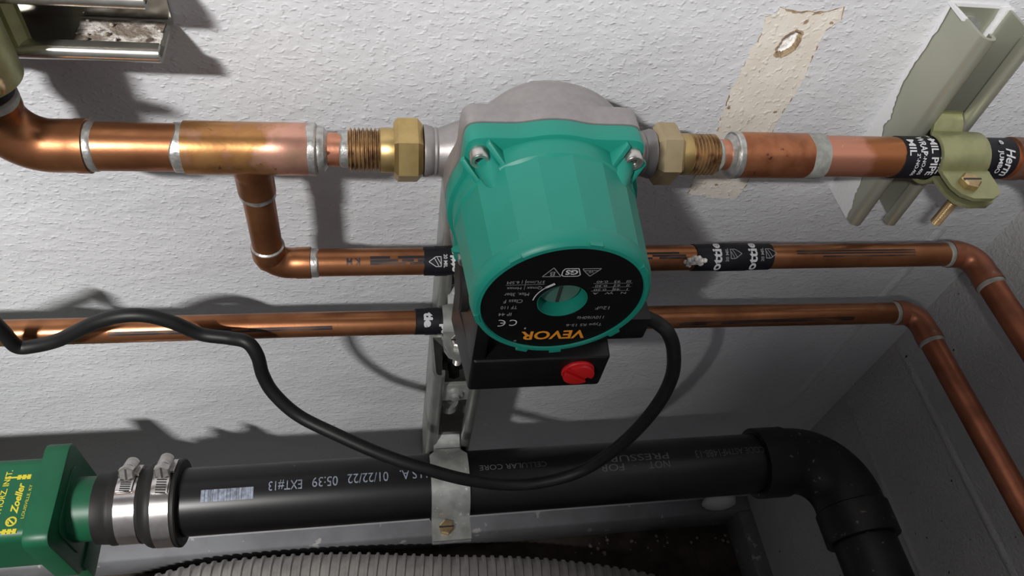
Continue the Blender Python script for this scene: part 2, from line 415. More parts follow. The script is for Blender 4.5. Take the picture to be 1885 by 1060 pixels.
sr = thing('strut_channel', 'olive vertical strut channel with white overpaint, right of the bare wall strip', 'strut', (379.5, 20, -380))
build('channel', channel(lambda a, b, t: (379.5+a, b, t), -380, -217), 'olive_steel', sr, ang=50)
rnd = random.Random(5)
edge = [(2.0, -217), (4, -235), (3.2, -257), (4, -272), (6, -284), (10, -292), (13, -299), (11, -306), (16, -314), (20, -326), (19, -338), (25, -352), (27, -362), (32, -370), (33, -380)]
pp = []
for (a, b), (c, d) in zip(edge, edge[1:]):
    for j in range(5):
        pp.append((a+(c-a)*j/5+rnd.uniform(-.7, .7), b+(d-b)*j/5))
pp.append(edge[-1])
g = G(); n = len(pp)
g.add([(358.6, a, b) for a, b in pp]+[(358.6, 0, b) for a, b in pp], [[i, i+1, n+i+1, n+i] for i in range(n-1)])
build('paint_smear', g, 'paint', sr, label='white wall paint smeared over the channel side')
g = G(); g.ribbon([(-20.9, 19), (-20.9, 1.0), (20.9, 1.0), (20.9, 6)], 2.9, lambda a, b, t: (379.5+a, b, t), -218.6, -216.4)
build('paint_rim', g, 'paint', sr, label='white paint on the cut top edge')
g = G().tube([(397, 3.2, -217), (397.4, 3.4, -226), (397.2, 3.4, -236), (397.2, 3.2, -240)], [3.4, 2.6, 2.8, 1.6], 12)
build('paint_drip', g, 'paint', sr, label='white paint drip inside the channel')
g = G().lathe((376, 2.6, -238), (0, 1, 0), [(0, 14), (1.6, 14), (1.8, 5)], 40); build('washer', g, 'zinc', sr, label='dark fender washer')
g = G().lathe((376, 4.4, -238), (0, 1, 0), [(0, 6), (2.5, 5.2), (4.5, 2.5), (4.6, 0)], 20); build('screw', g, 'steel_screw', sr)

sl = thing('strut_channel', 'bright horizontal strut channel with plaster dust inside, top left', 'strut', (-200, 20, -255))
build('channel', channel(lambda a, b, t: (t, b, -234.4+a), -900, -107), 'strut_bright', sl, ang=50)
sc_ = thing('strut_channel', 'long vertical grey strut channel on the wall behind the green pump', 'strut', (68.3, 20, -800))
build('channel', channel(lambda a, b, t: (68.5+a, b, t), -800, -336), 'strut', sc_, ang=50)
ss = thing('strut_channel', 'short grey strut channel stacked on the long one below the pump', 'strut', (64, 62, -690))
build('channel', channel(lambda a, b, t: (64.5+a, 41.4+b, t), -690, -511), 'strut', ss, ang=50)
g = G().lathe((64, 47, -540), (0, 1, 0), [(0, 10), (7, 10), (7, 5), (17, 5)], 6); build('bolt', g, 'black', ss, label='dark blue black bolt head')
g = G().box(52, 78, 72, 76, -560, -535); g.lathe((64, 73, -548), (0, 1, 0), [(0, 7), (6, 7), (6, 4), (9, 4)], 20)
build('spring_nut', g, 'zinc', ss, bevel=.8)
g = G().lathe((63, 62, -596), (0, 0, 1), [(0, 8), (10, 8), (10, 4), (15, 4)], 20); build('nut', g, 'zinc', ss)

# plaster debris lying in the left channel
g = G(); rnd = random.Random(9)
bx = [(-107-3, 3), (-150, 3)]
nx, nh = 40, 14; vs = []; fs = []
for i in range(nx+1):
    for j in range(nh+1):
        u, v = i/nx, j/nh
        e = min(1, min(u, 1-u)*7, min(v, 1-v)*5)
        vs.append((-152+42.5*u+rnd.uniform(-.3, .3), 4+31*v, -252.4+e*(.4+.9*rnd.random()*(1-.4*v))))
for i in range(nx):
    for j in range(nh): fs.append([i*(nh+1)+j, (i+1)*(nh+1)+j, (i+1)*(nh+1)+j+1, i*(nh+1)+j+1])
g.add(vs, fs)
for i in range(14):
    c = (rnd.uniform(-156, -110), rnd.uniform(5, 33), -250.5); s = rnd.uniform(.5, 1.4)
    g.lump(c, (s, s, s*.8), .3, 7, 4, i)
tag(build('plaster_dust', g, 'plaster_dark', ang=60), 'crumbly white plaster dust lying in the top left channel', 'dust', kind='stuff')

# ---------------------------------------------------------------- pipe clamps
def strap(h0, z0, r, ear, th=2.6, sgn=1, strut_h=41, back=33):
    """half clamp in the (h, z) plane: tab in the channel, round the pipe, out to the ear"""
    R = r+1.6+th/2; P = []
    a0 = -58
    q0 = (h0+R*sin(radians(a0)), R*cos(radians(a0)))
    P += [(back, q0[1]+11), (back+.5, q0[1]+9), (strut_h-2, q0[1]+6)]
    for k in range(15):
        a = a0+(78-a0)*k/14; P.append((h0+R*sin(radians(a)), R*cos(radians(a))))
    e = P[-1]
    P += [(e[0]+2.5, 3.6), (e[0]+5, 3.2), (h0+r+ear*.62, 3.2), (h0+r+ear*.86, 3.2), (h0+r+ear, 3.2)]
    return [(a, z0+sgn*b) for a, b in P]
def clamp(t, x0, h0, z0, r, ear, m, wd=33, strut_h=41, bolt_m='bolt', neck=22, th=2.6, tip=22, taper=True):
    for sg, nm in ((1, 'upper_strap'), (-1, 'lower_strap')):
        P = strap(h0, z0, r, ear, th, sg, strut_h, strut_h-8)
        n = len(P); w = [neck/2 if i < 5 else wd/2 for i in range(n)]
        w[5] = neck/2+1
        if taper: w[-1] = wd*.2; w[-2] = wd*.40; w[-3] = wd*.49
        g = G().ribbon(P, th, lambda a, b, tt: (x0+tt, a, b), [-q for q in w], w)
        build(nm, g, m, t, ang=40, bevel=0)
    hb = h0+r+ear*.56
    g = G().lathe((x0-4.5, hb, z0+4.6), (0, 0, 1), [(0, 6.6), (.8, 6.8), (3.6, 6.8), (4.6, 5.6)], 6, ph=.3)
    b = build('bolt', g, bolt_m, t, ang=25)
    g = G().box(x0-11, x0+2, hb-.7, hb+.7, z0+9.25, z0+9.4); build('bolt_slot', g, 'dark_socket', b)
    pr = []; k = 0; zz = 0
    while zz < tip+4: pr += [(zz, 2.9), (zz+.6, 3.5), (zz+1.2, 2.9)]; zz += 1.25
    pr.append((zz, 2.2))
    g = G().lathe((x0-4.5, hb, z0+3), (0, 0, -1), pr, 16); build('bolt_thread', g, bolt_m, t, ang=25)
    g = G().lathe((x0-4.5, hb, z0-4.6), (0, 0, -1), [(0, 6), (4, 6)], 4, ph=.6); build('nut', g, m, t)
c1 = thing('pipe_clamp', 'olive yellow pipe clamp with gold bolt on the right strut channel', 'clamp', (378.5, 57, -300))
clamp(c1, 378.5, 57, -295.5, 13.2, 29, 'olive', 35, tip=30)
c2 = thing('pipe_clamp', 'galvanised clamp round the middle copper pipe, left of the pump', 'clamp', (63, 57, -405))
clamp(c2, 70, 57, -396.3, 9.4, 24, 'zinc', 30, th=3, bolt_m='steel_screw')
c3 = thing('pipe_clamp', 'galvanised clamp round the lowest copper pipe, beside the black box', 'clamp', (63, 57, -480))
clamp(c3, 66, 57, -470, 9.4, 24, 'zinc', 32, th=3, bolt_m='steel_screw')
c4 = thing('pipe_clamp', 'large grey clamp holding the black drain pipe to the short channel', 'clamp', (62, 112, -690))
clamp(c4, 62, 112, -652.4, 29.2, 24, 'zinc', 34, strut_h=82, neck=24, tip=14, taper=False)
# clamp on the rising pipe: its strap lies in the (x, h) plane
c5 = thing('pipe_clamp', 'blurred olive clamp with brass bolt at the top left corner', 'clamp', (-175, 57, -252))
for sg, nm in ((1, 'right_strap'), (-1, 'left_strap')):
    P = strap(57, 0, 17, 24, 2.6, sg)
    n = len(P); w0 = [-13 if i < 5 else -18 for i in range(n)]; w1 = [13 if i < 5 else 19 for i in range(n)]
    build(nm, G().ribbon(P, 2.6, lambda a, b, tt: (-189+b, a, -234.4+tt), w0, w1), 'olive', c5, ang=40)
pr = []; zz = 0
while zz < 42: pr += [(zz, 3.0), (zz+.7, 3.7), (zz+1.4, 3.0)]; zz += 1.5
build('bolt_thread', G().lathe((-205, 84, -236), (1, 0, 0), pr, 18), 'bolt', c5, ang=60)
build('nut', G().lathe((-186, 84, -236), (1, 0, 0), [(0, 6.4), (4.5, 6.4)], 4, ph=.8), 'olive', c5)
build('bolt', G().lathe((-196.4, 84, -236), (-1, 0, 0), [(0, 6.6), (4, 6.6), (4.6, 5.5)], 6), 'bolt', c5)

# ---------------------------------------------------------------- copper: upper left run, tee and bypass
ZT, ZM, ZL, HP = -295.5, -396.3, -470.0, 57.0
ca = thing('copper_pipework', 'soldered copper run with tee on the left and its bypass pipe under the pump', 'pipe', (-68, 57, -396))
elbow('elbow', (-150, HP, ZT), (-189, HP, ZT), (-189, HP, -265), 22, 14.7, 6, 14.3, 'cu', ca, 36)
build('pipe', G().lathe((-189, HP, -268), (0, 0, 1), [(0, 13.2), (330, 13.2)], 32), 'cu', ca)
build('solder_joint', ragged((-189, HP, -265.5), (0, 0, 1), 13.2, -2.5, 3, 1.0, .4, 31, bulge=1.6), 'solder_dull', ca)
build('pipe', G().lathe((-156, HP, ZT), (1, 0, 0), [(0, 13.2), (62, 13.2)], 40), 'cu', ca)
build('solder_joint', ragged((-150, HP, ZT), (1, 0, 0), 13.2, -1, 4.2, .2, 1.2, 1), 'solder', ca)
build('solder_joint', ragged((-103, HP, ZT), (1, 0, 0), 13.2, -4, 5, 2.6, .3, 2, bulge=.6), 'solder', ca)
g = G().lathe((-101.5, HP, ZT), (1, 0, 0), [(0, 14.0), (.3, 14.8), (19, 14.8), (20, 14.7), (47, 14.7), (48, 14.8), (69, 14.8), (69.6, 14.4), (70.6, 14.2)], 44)
tee = build('tee', g, 'cu_tee', ca)
g = G().lathe((-68, HP, ZT), (0, 0, -1), [(4, 12.4), (14.5, 12.0), (17, 11.2), (19, 10.9), (33, 10.9)], 36)
build('tee_branch', g, 'cu', ca)
build('solder_joint', ragged((-68, HP, -328.5), (0, 0, -1), 9.4, -1, 4.5, .3, 1.6, 3, bulge=1.2), 'solder', ca)
build('solder_joint', ragged((-32.5, HP, ZT), (1, 0, 0), 14.2, -4, 1.6, 1.2, .2, 21, bulge=.75), 'solder', ca)
build('reducer', G().lathe((-31, HP, ZT), (1, 0, 0), [(0, 13.2), (2, 13.4), (4.2, 12.6), (5.6, 10.3), (6, 9.7)], 40), 'solder', ca, label='solder coated reducing bushing')
build('pipe', G().lathe((-28, HP, ZT), (1, 0, 0), [(0, 9.6), (20, 9.6)], 36), 'cu_pink', ca)
build('solder_joint', ragged((-17, HP, ZT), (1, 0, 0), 9.6, -1, 7.5, 2.6, .2, 4, bulge=.7), 'solder', ca)
build('pipe', G().lathe((-68, HP, -325), (0, 0, -1), [(0, 9.4), (62, 9.4)], 36), 'cu', ca)
elbow('elbow', (-68, HP, -379), (-68, HP, ZM), (-42, HP, ZM), 13, 10.7, 9, 10.3, 'cu', ca)
build('solder_joint', ragged((-68, HP, -378.7), (0, 0, 1), 9.4, -.8, 1.6, .1, .2, 5, bulge=1.1), 'solder', ca)
build('solder_joint', ragged((-42, HP, ZM), (1, 0, 0), 9.4, -.5, 5, .1, 1.6, 6, bulge=.6), 'solder', ca)
build('pipe', G().lathe((-46, HP, ZM), (1, 0, 0), [(0, 9.4), (500, 9.4)], 36), 'cu', ca)
elbow('elbow', (446, HP, ZM), (467, HP, ZM), (467, HP+31, ZM), 15, 10.8, 8, 10.3, 'cu_dusty', ca)
build('solder_joint', ragged((446, HP, ZM), (-1, 0, 0), 9.4, -.6, 3.4, .2, .8, 7, bulge=.9), 'solder_dull', ca)
build('solder_joint', ragged((467, HP+31, ZM), (0, 1, 0), 9.4, -.6, 3.2, .2, .8, 8, bulge=.9), 'solder_dull', ca)
build('pipe', G().lathe((467, HP+26, ZM), (0, 1, 0), [(0, 9.4), (380, 9.4)], 36), 'cu_dark', ca)
def strips(name, x0, x1, ths, h0, z0, R, parent, w=1.2):
    g = G(); rr = random.Random(int(x0))
    for th in ths:
        n = 14
        for k in range(n):
            if rr.random() < .12: continue
            a, b = x0+(x1-x0)*k/n, x0+(x1-x0)*(k+1)/n
            f = on_pipe('flip', 0, radians(th), h0, z0, R)
            g.add([f(-a, -w/2), f(-b, -w/2), f(-b, 0), f(-b, w/2), f(-a, w/2), f(-a, 0)], [[0, 1, 2, 3, 4, 5]])
    o = build(name, g, 'ink', parent, recalc=False, label='dark printed lines along the pipe'); o['kind'] = 'stuff'; return o
strips('ink_lines', -3, 34, (22, 36, 48), HP, ZM, 9.46, ca, 1.9)
strips('ink_lines', 150, 222, (18, 30, 40), HP, ZM, 9.46, ca, 1.5)
strips('ink_lines', 310, 410, (16, 28, 42), HP, ZM, 9.46, ca)
pipe_text('lettering', 'K M', 9, 5, 'flip', -14, 38, HP, ZM, 9.47, 'ink', ca, bold=.03)

# ---------------------------------------------------------------- copper: lowest pipe
cb = thing('copper_pipework', 'lowest copper pipe, straight past the black box and round the corner', 'pipe', (0, 57, -480))
g = G().tube([(-1300, HP, -468), (-420, HP, -468.3), (-40, HP, -468.5), (250, HP, -472.3), (452, HP, -475.8)], 9.4, 36); build('pipe', g, 'cu', cb)
elbow('elbow', (447, HP, -475.8), (467, HP, -476), (467, HP+31, -476), 15, 10.8, 8, 10.3, 'cu_dusty', cb)
build('solder_joint', ragged((447, HP, -475.8), (-1, 0, 0), 9.4, -.6, 3.4, .2, .8, 9, bulge=.9), 'solder_dull', cb)
build('solder_joint', ragged((467, HP+31, -476), (0, 1, 0), 9.4, -.6, 3.2, .2, .8, 10, bulge=.9), 'solder_dull', cb)
build('pipe', G().lathe((467, HP+26, -476), (0, 1, 0), [(0, 9.4), (400, 9.4)], 36), 'cu_dark', cb)
strips('ink_lines', -185, -20, (48, 58), HP, -468.4, 9.47, cb, 1.4)
strips('ink_lines', 230, 400, (62, 72), HP, -473.4, 9.9, cb)

# ---------------------------------------------------------------- copper: upper right run
cc = thing('copper_pipework', 'short copper run from the pump to the right strut with pink patches', 'pipe', (290, 57, -310))
build('pipe', G().lathe((203, HP, ZT), (1, 0, 0), [(0, 9.6), (24, 9.6)], 36), 'cu_pink', cc)
build('solder_joint', ragged((206, HP, ZT), (1, 0, 0), 9.6, -2, 8, .2, 2.2, 11, bulge=.7), 'solder_dull', cc)
build('reducer', G().lathe((219, HP, ZT), (1, 0, 0), [(0, 9.9), (.5, 10.6), (2, 13), (4.5, 13.5), (5, 13.2)], 40), 'solder', cc, label='solder coated reducing bushing')
build('coupling', G().lathe((223, HP, ZT), (1, 0, 0), [(0, 13.8), (.6, 14.4), (55, 14.4), (56.5, 14.1)], 44), 'cu_coupling', cc)
build('solder_joint', ragged((224, HP, ZT), (1, 0, 0), 14.2, -2.2, 2.6, .3, .9, 12, bulge=.7), 'solder', cc)
build('solder_joint', ragged((279, HP, ZT), (1, 0, 0), 13.4, -7, 5, 2.4, .8, 13, bulge=1.15), 'solder_dull', cc)
build('pipe', G().lathe((278, HP, ZT), (1, 0, 0), [(0, 13.2), (160, 13.2)], 44), 'cu_mix', cc)
elbow('elbow', (424, HP, ZT), (462, HP, ZT), (462, HP+38, ZT), 24, 14.6, 8, 14.2, 'cu_elbow_dull', cc, 36)
build('pipe', G().lathe((462, HP+34, ZT), (0, 1, 0), [(0, 13.2), (360, 13.2)], 36), 'cu_dark', cc)

# ---------------------------------------------------------------- brass unions
def union(label, x0, s, group=None, seed=0):     # x0: pump side face of the nut, s: direction away from the pump
    t = thing('union_fitting', label, 'pipe fitting', (x0+s*20, HP, ZT-18))
    ax = (s, 0, 0)
    build('union_nut', G().lathe((x0, HP, ZT), ax, [(0, 15.6), (1.6, 17.6), (3, 19.2), (14, 19.2), (15.6, 17.6), (16.4, 16.4)], 6, ph=radians(36) if s < 0 else radians(38)), 'brass_pale' if s > 0 else 'brass', t, ang=20)
    build('collar', G().lathe((x0+s*15, HP, ZT), ax, [(0, 12.9), (8.4, 12.9), (9.4, 12.2)], 40), 'brass', t)
    pr = []; z = 23.5
    while z < 41: pr += [(z, 10.7), (z+.8, 12.7), (z+1.1, 12.7), (z+1.9, 10.7)]; z += 2.3
    pr += [(42, 11.2), (42.3, 9.7)]
    build('thread', G().lathe((x0, HP, ZT), ax, pr, 44), 'brass_dark', t, ang=30)
union('brass union with threaded tail, between the copper tee and the pump', 28.5, -1)
union('brass union with threaded tail on the right side of the pump', 169, 1)

# ---------------------------------------------------------------- the circulator pump
PX0, PZ0 = 92.3, -291.5
pu = thing('circulator_pump', 'green circulator pump with steel housing, black box and red speed knob', 'pump', (PX0, 57, -345))
SCR = [(-39.8, 40.5), (40.2, 40.5), (-39.8, -37.5), (40.2, -37.5)]
def outline(Rc, re, n=220):
    out = []
    for i in range(n):
        t = 2*pi*i/n; d = Vector((cos(t), sin(t))); r = Rc
        r = max(r, min(re/max(abs(d.x), 1e-6), (re+3.2 if d.y > 0 else re)/max(abs(d.y), 1e-6)))
        out.append((PX0+d.x*r, PZ0+d.y*r))
    # soften the notches between circle and ears
    for _ in range(9):
        out = [((out[i-1][0]+2*out[i][0]+out[(i+1) % n][0])/4, (out[i-1][1]+2*out[i][1]+out[(i+1) % n][1])/4) for i in range(n)]
    return out
fm = lambda a, b, t: (a, t, b)
# steel volute with its two ports
g = G().lathe((100, 0, -293.5), (0, 1, 0), [(24, 14), (28, 24), (34, 32), (42, 39), (50, 44.5), (57, 49), (60, 50), (70, 50.5), (82, 52)], 72)
vo = build('pump_housing', g, 'steel', pu, ang=40, label='cast stainless pump housing')
build('housing_flange', G().prism(outline(53.8, 47.6), fm, 81, 95.4), 'steel', vo, ang=40, bevel=1.6)
for s, nm in ((-1, 'inlet_port'), (1, 'outlet_port')):
    x0 = 30.2 if s < 0 else 167.5
    g = G().lathe((x0, HP, ZT), (-s, 0, 0), [(0, 13.0), (6, 13.2), (8, 13.4), (28, 21), (52, 27)], 44)
    build(nm, g, 'steel', vo)
    g = G().lathe((x0-s*1.5, HP, ZT), (s, 0, 0), [(-6, 13.2), (-4.6, 13.9), (-3.4, 13.3), (-2.4, 14.2), (-1, 14.4), (1, 15.2), (2.5, 15.0)], 44)
    build('port_thread', g, 'steel', vo)
# green motor housing
g = G().prism(outline(53.4, 47.2), fm, 95.4, 107.5)
mh = build('motor_flange', g, 'green', pu, ang=40, bevel=1.8)
g = G().lathe((PX0, 0, PZ0), (0, 1, 0), [(106, 51.5), (108, 50.6), (117.5, 50.2), (119.5, 48.6)], 72); build('motor_collar', g, 'green', pu, ang=25)
g = G()
NF = 18
g.lathe((PX0, 0, PZ0), (0, 1, 0), [(116, 49.2/cos(pi/NF)), (166, 45.6/cos(pi/NF))], NF, ph=pi/NF*.55, cap1=False)
mo = build('motor_can', g, 'green', pu, ang=10, bevel=.0, label='faceted green motor can')
g = G().lathe((PX0, 0, PZ0), (0, 1, 0), [(163.5, 46.4), (165, 46.6), (169.5, 45.6), (171.6, 44.6), (172.4, 43.6), (172.4, 41.6), (171.2, 41.2)], 96, cap0=False, cap1=False)
for a in (35, 80, 130, 195, 250, 275, 320):
    c, s_ = cos(radians(a)), sin(radians(a))
    p = [(PX0+45.0*c+q*s_*3.2, PZ0+45.0*s_-q*c*3.2) for q in (-1, 1)]
    g.prism([(p[0][0], p[0][1]), (p[1][0], p[1][1]), (p[1][0]-c*2.4, p[1][1]-s_*2.4), (p[0][0]-c*2.4, p[0][1]-s_*2.4)], fm, 168, 173.0)
build('motor_rim', g, 'green', pu, ang=30)
# recess with the vent plug
build('vent_recess', G().lathe((PX0, 0, PZ0), (0, 1, 0), [(171.25, 13.2), (171.2, 12.6), (158.5, 12.2), (158.4, .01)], 48, cap0=False, cap1=False), 'green', pu)
pl = build('vent_plug', G().lathe((PX0, 0, PZ0), (0, 1, 0), [(158.5, 10.8), (163.8, 10.8), (164.6, 10.0), (164.7, 0)], 40), 'cap', pu, label='grey green slotted vent plug')
build('slot', G().box(PX0-.9, PX0+.9, 164.2, 164.9, PZ0-9.5, PZ0+9.5), 'dark_socket', pl)
# corner bosses, ribs and socket screws
for sx, sz in SCR:
    d = Vector((sx, sz)).normalized(); tn = Vector((-d.y, d.x)); c = Vector((PX0+sx, PZ0+sz))
    g = G()
    for q in (-1, 1):
        a = c+tn*q*8.2-d*14; b = c+tn*q*8.2+d*3.5
        wv = tn*1.5
        vs = [(p.x, h, p.y) for p, h in ((a-wv, 107), (a+wv, 107), (b+wv, 107), (b-wv, 107), (a-wv, 121), (a+wv, 121), (b+wv, 110), (b-wv, 110))]
        g.add(vs, [[0, 1, 2, 3], [4, 7, 6, 5], [0, 4, 5, 1], [1, 5, 6, 2], [2, 6, 7, 3], [3, 7, 4, 0]])
    build('rib', g, 'green', mh, bevel=.7)
    bc = c-d*9.0
    ec = c-d*14
    build('screw_boss', G().tube([(bc.x, 106.5, bc.y), (bc.x, 112, bc.y), (ec.x, 133, ec.y)], [8.6, 8.2, 1.5], 24), 'green', mh)
    sb = build('screw', G().lathe((c.x, 0, c.y), (0, 1, 0), [(105, 5.1), (113.6, 5.1), (114.4, 4.5), (114.4, 2.9), (112.0, 2.7), (112, 0)], 24), 'steel_screw', mh, ang=40)
    build('hex_socket', G().lathe((c.x, 0, c.y), (0, 1, 0), [(112.05, 2.6), (112.15, 2.6)], 6), 'dark_socket', pu)
# name plate
lb = G(); n = 96
rings = [[(PX0+r*cos(2*pi*i/n), 171.3, PZ0+r*sin(2*pi*i/n)) for i in range(n)] for r in (41.4, 12.9)]
lb.rings(rings, False, False)
npl = build('name_plate', lb, 'label', pu, label='round black rating plate with white and orange print')
FH = 171.36
def face(x, z): return lambda a, b: (x-a, FH, z-b)
def ft(s, w, h, x, z, m='grey_print', **k): flat_text('lettering', s, w, h, face(x, z), m, npl, **k)
# VEVOR, drawn wide and bold
ft('VEVOR', 35.5, 8.0, PX0+.6, -321.6, 'orange', bold=.025)
ft('®', 1.6, 1.6, PX0-19.5, -326.0)
ft('Type RS 15-6', 19.5, 3.0, 108.2, -312.6); ft('110V/60Hz', 14.5, 2.6, 110.2, -306.4); ft('12uF', 7.4, 2.7, 114.8, -298.2)
ft('IP 44', 6.6, 2.6, 64.3, -301.6); ft('TF 110', 8.4, 2.5, 65.6, -295.8); ft('Class F', 9.6, 2.9, 67, -290.6); ft('Max. 3bar', 12.4, 2.6, 68, -285)
ft('Qmax | Hmax', 17.5, 2.7, 71.2, -279.8); ft('37L/min | 6.5M', 18.6, 2.7, 71.4, -275.2)
ft('C€'.replace('€', ''), 4.0, 5.4, 69.6, -309.2, 'white_print')
def arc(cx_, cz_, r, a0, a1, n=14): return [(cx_+r*cos(radians(a0+(a1-a0)*i/n)), cz_+r*sin(radians(a0+(a1-a0)*i/n))) for i in range(n+1)]
def mark(name, strokes, x, z, m, th=.5):
    V, F = merge2d(*[(*line2d(s, th), 0, 0) for s in strokes]); f = face(x, z)
    return build(name, G().add([f(a, b) for a, b in V], F), m, npl, recalc=False)
mark('lettering', [arc(1.2, 0, 2.6, 70, 290), [(-1.4, 0), (.9, 0)]], 63.8, -309.2, 'white_print', .7)
mark('rating_table', [[(-10, y), (10, y)] for y in (2.6, -.4, -3.4)]+[[(-1, -5), (-1, 5)]], 115.5, -281, 'grey_print', .22)
mark('rating_table', [[(-9.5, 0), (9.5, 0)], [(0, -4), (0, 4)]], 71.2, -277.4, 'grey_print', .22)
for i, z in enumerate((-285.6, -282.6, -279.4, -276.2)):
    ft(('N   W   A', 'I   46   0.20', 'II   67   0.30', 'III   93   0.40')[i], 17.5, 1.7, 115.5, z)
mark('turn_arrow', [arc(0, 0, 15.4, -5, -50)], PX0, PZ0, 'white_print', .6)
mark('turn_arrow', [[(10.6, -11.3), (6.4, -14.4)]], PX0, PZ0, 'white_print', 1.5)
mark('approval_mark', [[(-4.6, 2.8), (4.6, 2.8), (0, -3.8), (-4.6, 2.8)]], 83.2, -268.6, 'grey_print', .45); ft('B', 2.5, 3.2, 83.2, -269.4)
mark('approval_mark', [[(-4.6, 2.0), (-3, -2.8), (3.6, -2.8), (4.6, -1), (4.6, 2), (3.4, 3), (-3.6, 3), (-4.6, 2)]], 92.6, -268.4, 'white_print', .5); ft('GS', 6.2, 3.6, 92.6, -268.4, 'white_print', bold=.03)
mark('approval_mark', [[(-4.4, 1.6), (-2.8, -2.6)[::1], (2.8, -2.6), (4.4, 1.6)][:0] or [(-4.6, -2.4), (4.6, -2.4), (3.6, -.8), (0, 3.4), (-3.6, -.8), (-4.6, -2.4)][::-1], [(-3.6, -.8), (3.6, -.8)]], 102.2, -268.2, 'grey_print', .45); ft('VE', 2.6, 1.6, 102.2, -268.4)
ft('s', 1.0, 1.4, 76.6, -314.6, 'white_print')
# black terminal box
BX0, BX1 = 56.5, 143
def frus(x0, x1, z0, z1, h0, h1, dx0, dx1, dz0, dz1):
    vs = [(x0+dx0, h0, z0+dz0), (x1+dx1, h0, z0+dz0), (x1+dx1, h0, z1+dz1), (x0+dx0, h0, z1+dz1), (x0, h1, z0), (x1, h1, z0), (x1, h1, z1), (x0, h1, z1)]
    return G().add(vs, [[3, 2, 1, 0], [4, 5, 6, 7], [0, 1, 5, 4], [1, 2, 6, 5], [2, 3, 7, 6], [3, 0, 4, 7]])
tb = build('terminal_box', frus(BX0, BX1, -411.5, -377, 98, 152, -7, 4, 3, 0), 'black', pu, bevel=2.6, seg=3)
build('box_neck', frus(BX0-1, BX1, -380, -318, 98, 141, -5, 3, 0, 0), 'black', tb, bevel=2.2)
build('box_rib', frus(BX0-.5, BX0+8, -384, -322, 120, 150.5, -3, 0, 0, 0), 'black', tb, bevel=2)
build('box_screw', G().lathe((88, 128, -410), (0, 0, -1), [(0, 4), (3, 4), (3.6, 3)], 16), 'black', tb)
build('box_screw', G().lathe((136, 140, -381), (0, 1, 0), [(0, 3.6), (1.6, 3.4), (2, 2.6)], 16), 'black', tb)
build('side_cap', G().lathe((52, 112, -352), (-1, 0, 0), [(-4, 17), (2.2, 17), (3.4, 15.5), (3.6, 5)], 40), 'rubber', tb, label='round dark cap on the side of the box')
kn = build('speed_knob', G().lathe((124.5, 0, -391.5), (0, 1, 0), [(151, 10.6), (153.2, 10.6), (154, 9.9)], 48), 'red', tb, label='red slotted speed selector knob')
hp = []
for q in (0, 1):
    hp = [(10.1*cos(radians(a)), 10.1*sin(radians(a))) for a in range(12+180*q, 169+180*q, 6)]
    c_, s_ = cos(radians(-38)), sin(radians(-38))
    build('knob_half', G().prism([(124.5+a*c_-b*s_, -391.5+a*s_+b*c_) for a, b in hp], fm, 153.5, 156.4), 'red', kn, bevel=.5)
gl = build('cable_gland', frus(143, 170, -384, -362, 114, 135, 0, 0, 0, 0), 'black', tb, bevel=2)
build('gland_nut', G().lathe((140, 124, -373), (1, 0, 0), [(0, 12.5), (7, 12.5), (8.5, 11)], 10), 'black', tb)
CORD = [(166, 125, -372), (173.5, 126, -374.5), (180.5, 127.5, -378), (187.5, 132, -382.5), (194.4, 137, -396.4), (200.1, 142, -423.4), (196.9, 147, -458.1), (184.5, 151, -500.7), (162.4, 154, -539.8), (133.7, 156, -554.7), (103, 156, -557.1), (67.1, 155, -544), (33.3, 150.0, -529.0), (1.2, 140.0, -520.4), (-30.2, 126.0, -513.4), (-57.6, 112.0, -507.1), (-73.8, 102.0, -490.9), (-80.3, 95.0, -475.4), (-82.1, 90.0, -457.9), (-88.0, 85.0, -447.9), (-101.2, 80.0, -449.2), (-119.1, 77.0, -448.0), (-134.2, 76.0, -434.9), (-149.4, 75.5, -426.7), (-166.1, 75.5, -426.6), (-184.8, 75.5, -434.4), (-209.9, 75.5, -451.6), (-228.2, 75.5, -458.5), (-238.3, 76.0, -457.1), (-240.6, 76.0, -436.4), (-245, 77, -414), (-265, 77, -425), (-310, 80, -440), (-420, 84, -446), (-620, 84, -455), (-900, 84, -450)]
def catmull(P, k=7):
    P = [Vector(p) for p in P]; out = []
    for i in range(len(P)-1):
        a, b, c, d = P[max(i-1, 0)], P[i], P[i+1], P[min(i+2, len(P)-1)]
        for j in range(k):
            t = j/k
            out.append(.5*((2*b)+(c-a)*t+(2*a-5*b+4*c-d)*t*t+(3*b-a-3*c+d)*t**3))
    return out+[P[-1]]
build('power_cord', G().tube(catmull(CORD), 4.8, 18), 'cord', pu, label='black rubber power cord')

# ---------------------------------------------------------------- pipe wrap tape with print
def wrap(label, x0, x1, h0, z0, R, seed, tilt=0.):
    rr = random.Random(seed); n = 40
    prof = [(0, R-.6), (.2, R), ((x1-x0)*.33, R+.15), ((x1-x0)*.34, R+.45), ((x1-x0)*.7, R+.45), ((x1-x0)*.71, R+.1), (x1-x0-.2, R), (x1-x0, R-.6)]
    A = [rr.uniform(-.5, .5) for _ in range(n)]
    g = G().lathe((x0, h0, z0), (1, 0, 0), prof, n, jit=lambda k, i: tilt*cos(2*pi*i/n)+(A[i] if k in (0, 7) else 0))
    return tag(build('pipe_wrap_tape', g, 'tape', None, ang=40), label, 'tape')
def shield(s):
    return merge2d((*line2d([(-3*s, 3*s), (3*s, 3*s), (3*s, 0), (0, -4.2*s), (-3*s, 0), (-3*s, 3*s)], .5), 0, 0), (*line2d([(-2.6*s, -1.2*s), (2.6*s, 1.6*s)], .45), 0, 0), (*line2d([(-2.6*s, .6*s), (1.4*s, 2.8*s)], .45), 0, 0))
